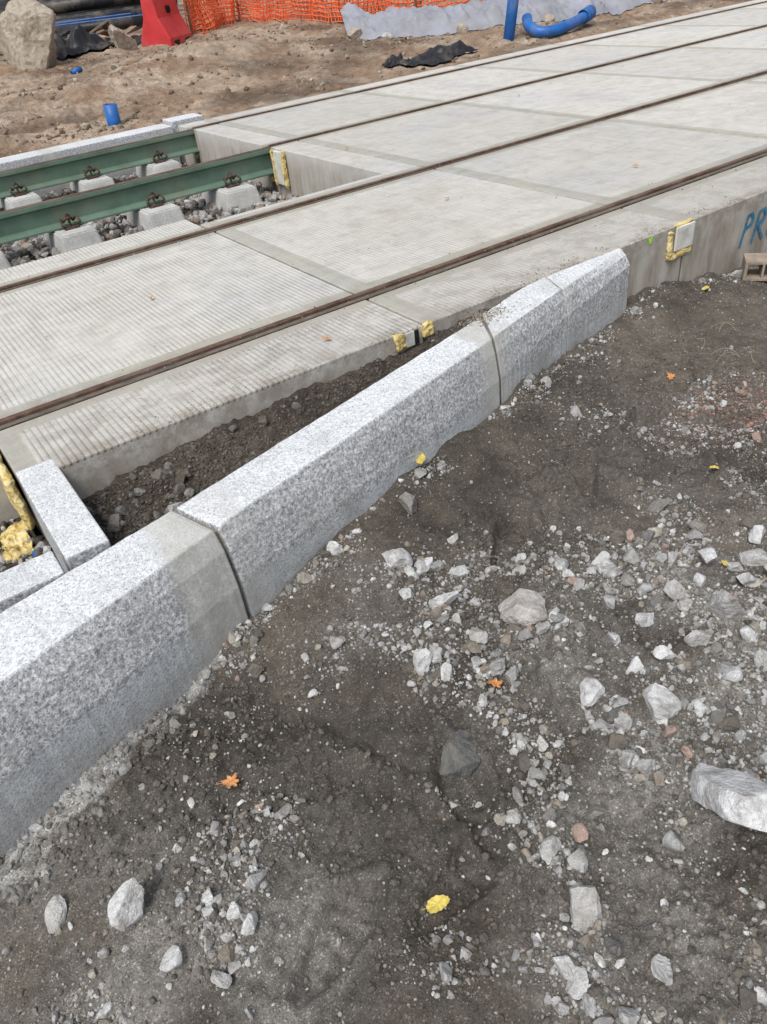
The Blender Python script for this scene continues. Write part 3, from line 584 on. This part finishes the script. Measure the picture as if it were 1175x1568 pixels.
fastmesh('geotextile_sheet',V.reshape(-1,3),grid(NX,NY),None,M['sheet'],True)
e=empty('blue_pipe_stub'); z=tz(2.44,8.2); pipe('pipe',(2.44,8.2,z-.1),(2.45,8.2,z+.19),.065,M['blue'],e)
e=empty('blue_upright_pipe'); z=tz(7.75,8.4); pipe('pipe',(7.72,8.4,z-.1),(7.98,8.45,z+1.0),.07,M['blue'],e,seg=24)
e=empty('blue_bent_pipe'); z=tz(8.1,8.2)+.07
tube('bend',smoothpath([(8.10,8.45,z+.14),(8.0,8.30,z+.06),(8.02,8.12,z),(8.2,8.03,z),(8.5,8.08,z+.02),(8.9,8.2,z+.06)],6),.065,M['blue'],e,8); pipe('socket',(8.85,8.19,z+.06),(9.05,8.25,z+.09),.085,M['blue'],e,seg=24)
def crumple(name,cx_,cy_,sx,sy,h,mat,rot=0,seed=0):
    N=60; u,w=np.meshgrid(np.linspace(-1,1,N),np.linspace(-1,1,N),indexing='ij'); R_=1+.5*(vn(np.cos(np.arctan2(w,u))*2,np.sin(np.arctan2(w,u))*2,seed)-.5)
    x=cx_+(u*cos(rot)-w*sin(rot)*sy/sx)*sx*R_; y=cy_+(u*sin(rot)*sx/sy+w*cos(rot))*sy*R_
    rd=np.abs(fbm(u*1.6,w*1.6,3,seed)-.5)*2
    z=T(x,y)[0]+.012+h*(.25+1.0*rd)*(1-.85*np.maximum(abs(u),abs(w))**3)
    fastmesh(name,np.stack([x,y,z],-1).reshape(-1,3),grid(N,N),None,mat,True)
crumple('black_plastic_sheet',6.35,8.15,.42,.26,.15,M['black'],.3,5)
crumple('black_plastic_sheet',5.95,8.35,.25,.18,.12,M['black'],.9,6)
crumple('black_plastic_sheet',3.9,14.0,.55,.4,.4,M['black'],.2,7)
e=empty('black_pipe_stack')
pipe('large_pipe',(4.8,21.2,.82),(8.0,19.6,.82),.30,M['black'],e,.08)
for i,(a,b,zz,r) in enumerate([((4.3,20.4),(7.2,18.6),.58,.13),((4.0,19.9),(7.0,18.2),.56,.13),((4.2,19.4),(6.8,17.7),.54,.12),((3.7,18.6),(6.4,17.2),.52,.11),((3.4,18.0),(5.9,16.8),.48,.10),((4.1,17.6),(5.9,16.2),.46,.09),((4.2,22.0),(7.9,20.4),.8,.28),((3.8,19.7),(6.9,18.0),.8,.12),((4.3,23),(8.5,21.2),1.2,.3)]):
    pipe('pipe',(*a,zz),(*b,zz),r,M['black'],e,.1,24)
    if i in (1,4,5): tube('blue_stripe',[(a[0],a[1],zz+r),(b[0],b[1],zz+r)],.014,M['blue'],e,2)
for i in range(12):
    x=rng.uniform(3.3,5.3);y=rng.uniform(14.0,16.5);a=rng.uniform(-.5,1);l=rng.uniform(.4,1.0); z=tz(x,y)+.08
    o=box('wooden_board',-l/2,l/2,-.07,.07,-.015,.015,M['wood'] if i%2 else M['black'],None,.004); o.location=(x,y,z); o.rotation_euler=(rng.uniform(-.3,.3),rng.uniform(-.3,.3),a)
e=empty('blue_pipe_offcut'); pipe('pipe',(4.1,14.0,tz(4.1,14)+.08),(4.35,14.3,tz(4.3,14.3)+.15),.07,M['blue'],e); 
e=empty('blue_pipe_offcut'); pipe('pipe',(3.2,12.0,tz(3.2,12)+.02),(3.35,12.02,tz(3.3,12)+.04),.03,M['blue'],e)
# ---------------------------------------------------------------- camera, light
cam=bpy.data.cameras.new('camera'); co=bpy.data.objects.new('camera',cam); COL.objects.link(co); S.camera=co
cam.sensor_fit='VERTICAL'; cam.sensor_height=36; cam.lens=1159.8/1568*36; cam.clip_start=.02; cam.clip_end=2000
co.matrix_world=Matrix.Translation((0,0,1.1031))@(Matrix.Rotation(-.5382,4,'Z')@Matrix.Rotation(pi/2-.6373,4,'X')@Matrix.Rotation(-.1267,4,'Z'))
el,az=radians(58),radians(212)
sd=Vector((cos(el)*cos(az),cos(el)*sin(az),sin(el)))
sl=bpy.data.lights.new('sun','SUN'); sl.energy=2.15; sl.angle=radians(26); sl.color=(1,.985,.965)
so=bpy.data.objects.new('sun',sl); COL.objects.link(so); so.rotation_euler=(-sd).to_track_quat('-Z','Y').to_euler()
w=bpy.data.worlds.new('World'); S.world=w; w.use_nodes=True; nt=w.node_tree
sk=nt.nodes.new('ShaderNodeTexSky'); sk.sky_type='NISHITA'; sk.sun_disc=False; sk.sun_elevation=el; sk.sun_rotation=pi/2-az; sk.dust_density=3
hs=nt.nodes.new('ShaderNodeHueSaturation'); hs.inputs['Saturation'].default_value=.38
nt.links.new(sk.outputs[0],hs.inputs['Color']); nt.links.new(hs.outputs[0],nt.nodes['Background'].inputs['Color'])
nt.nodes['Background'].inputs['Strength'].default_value=.15
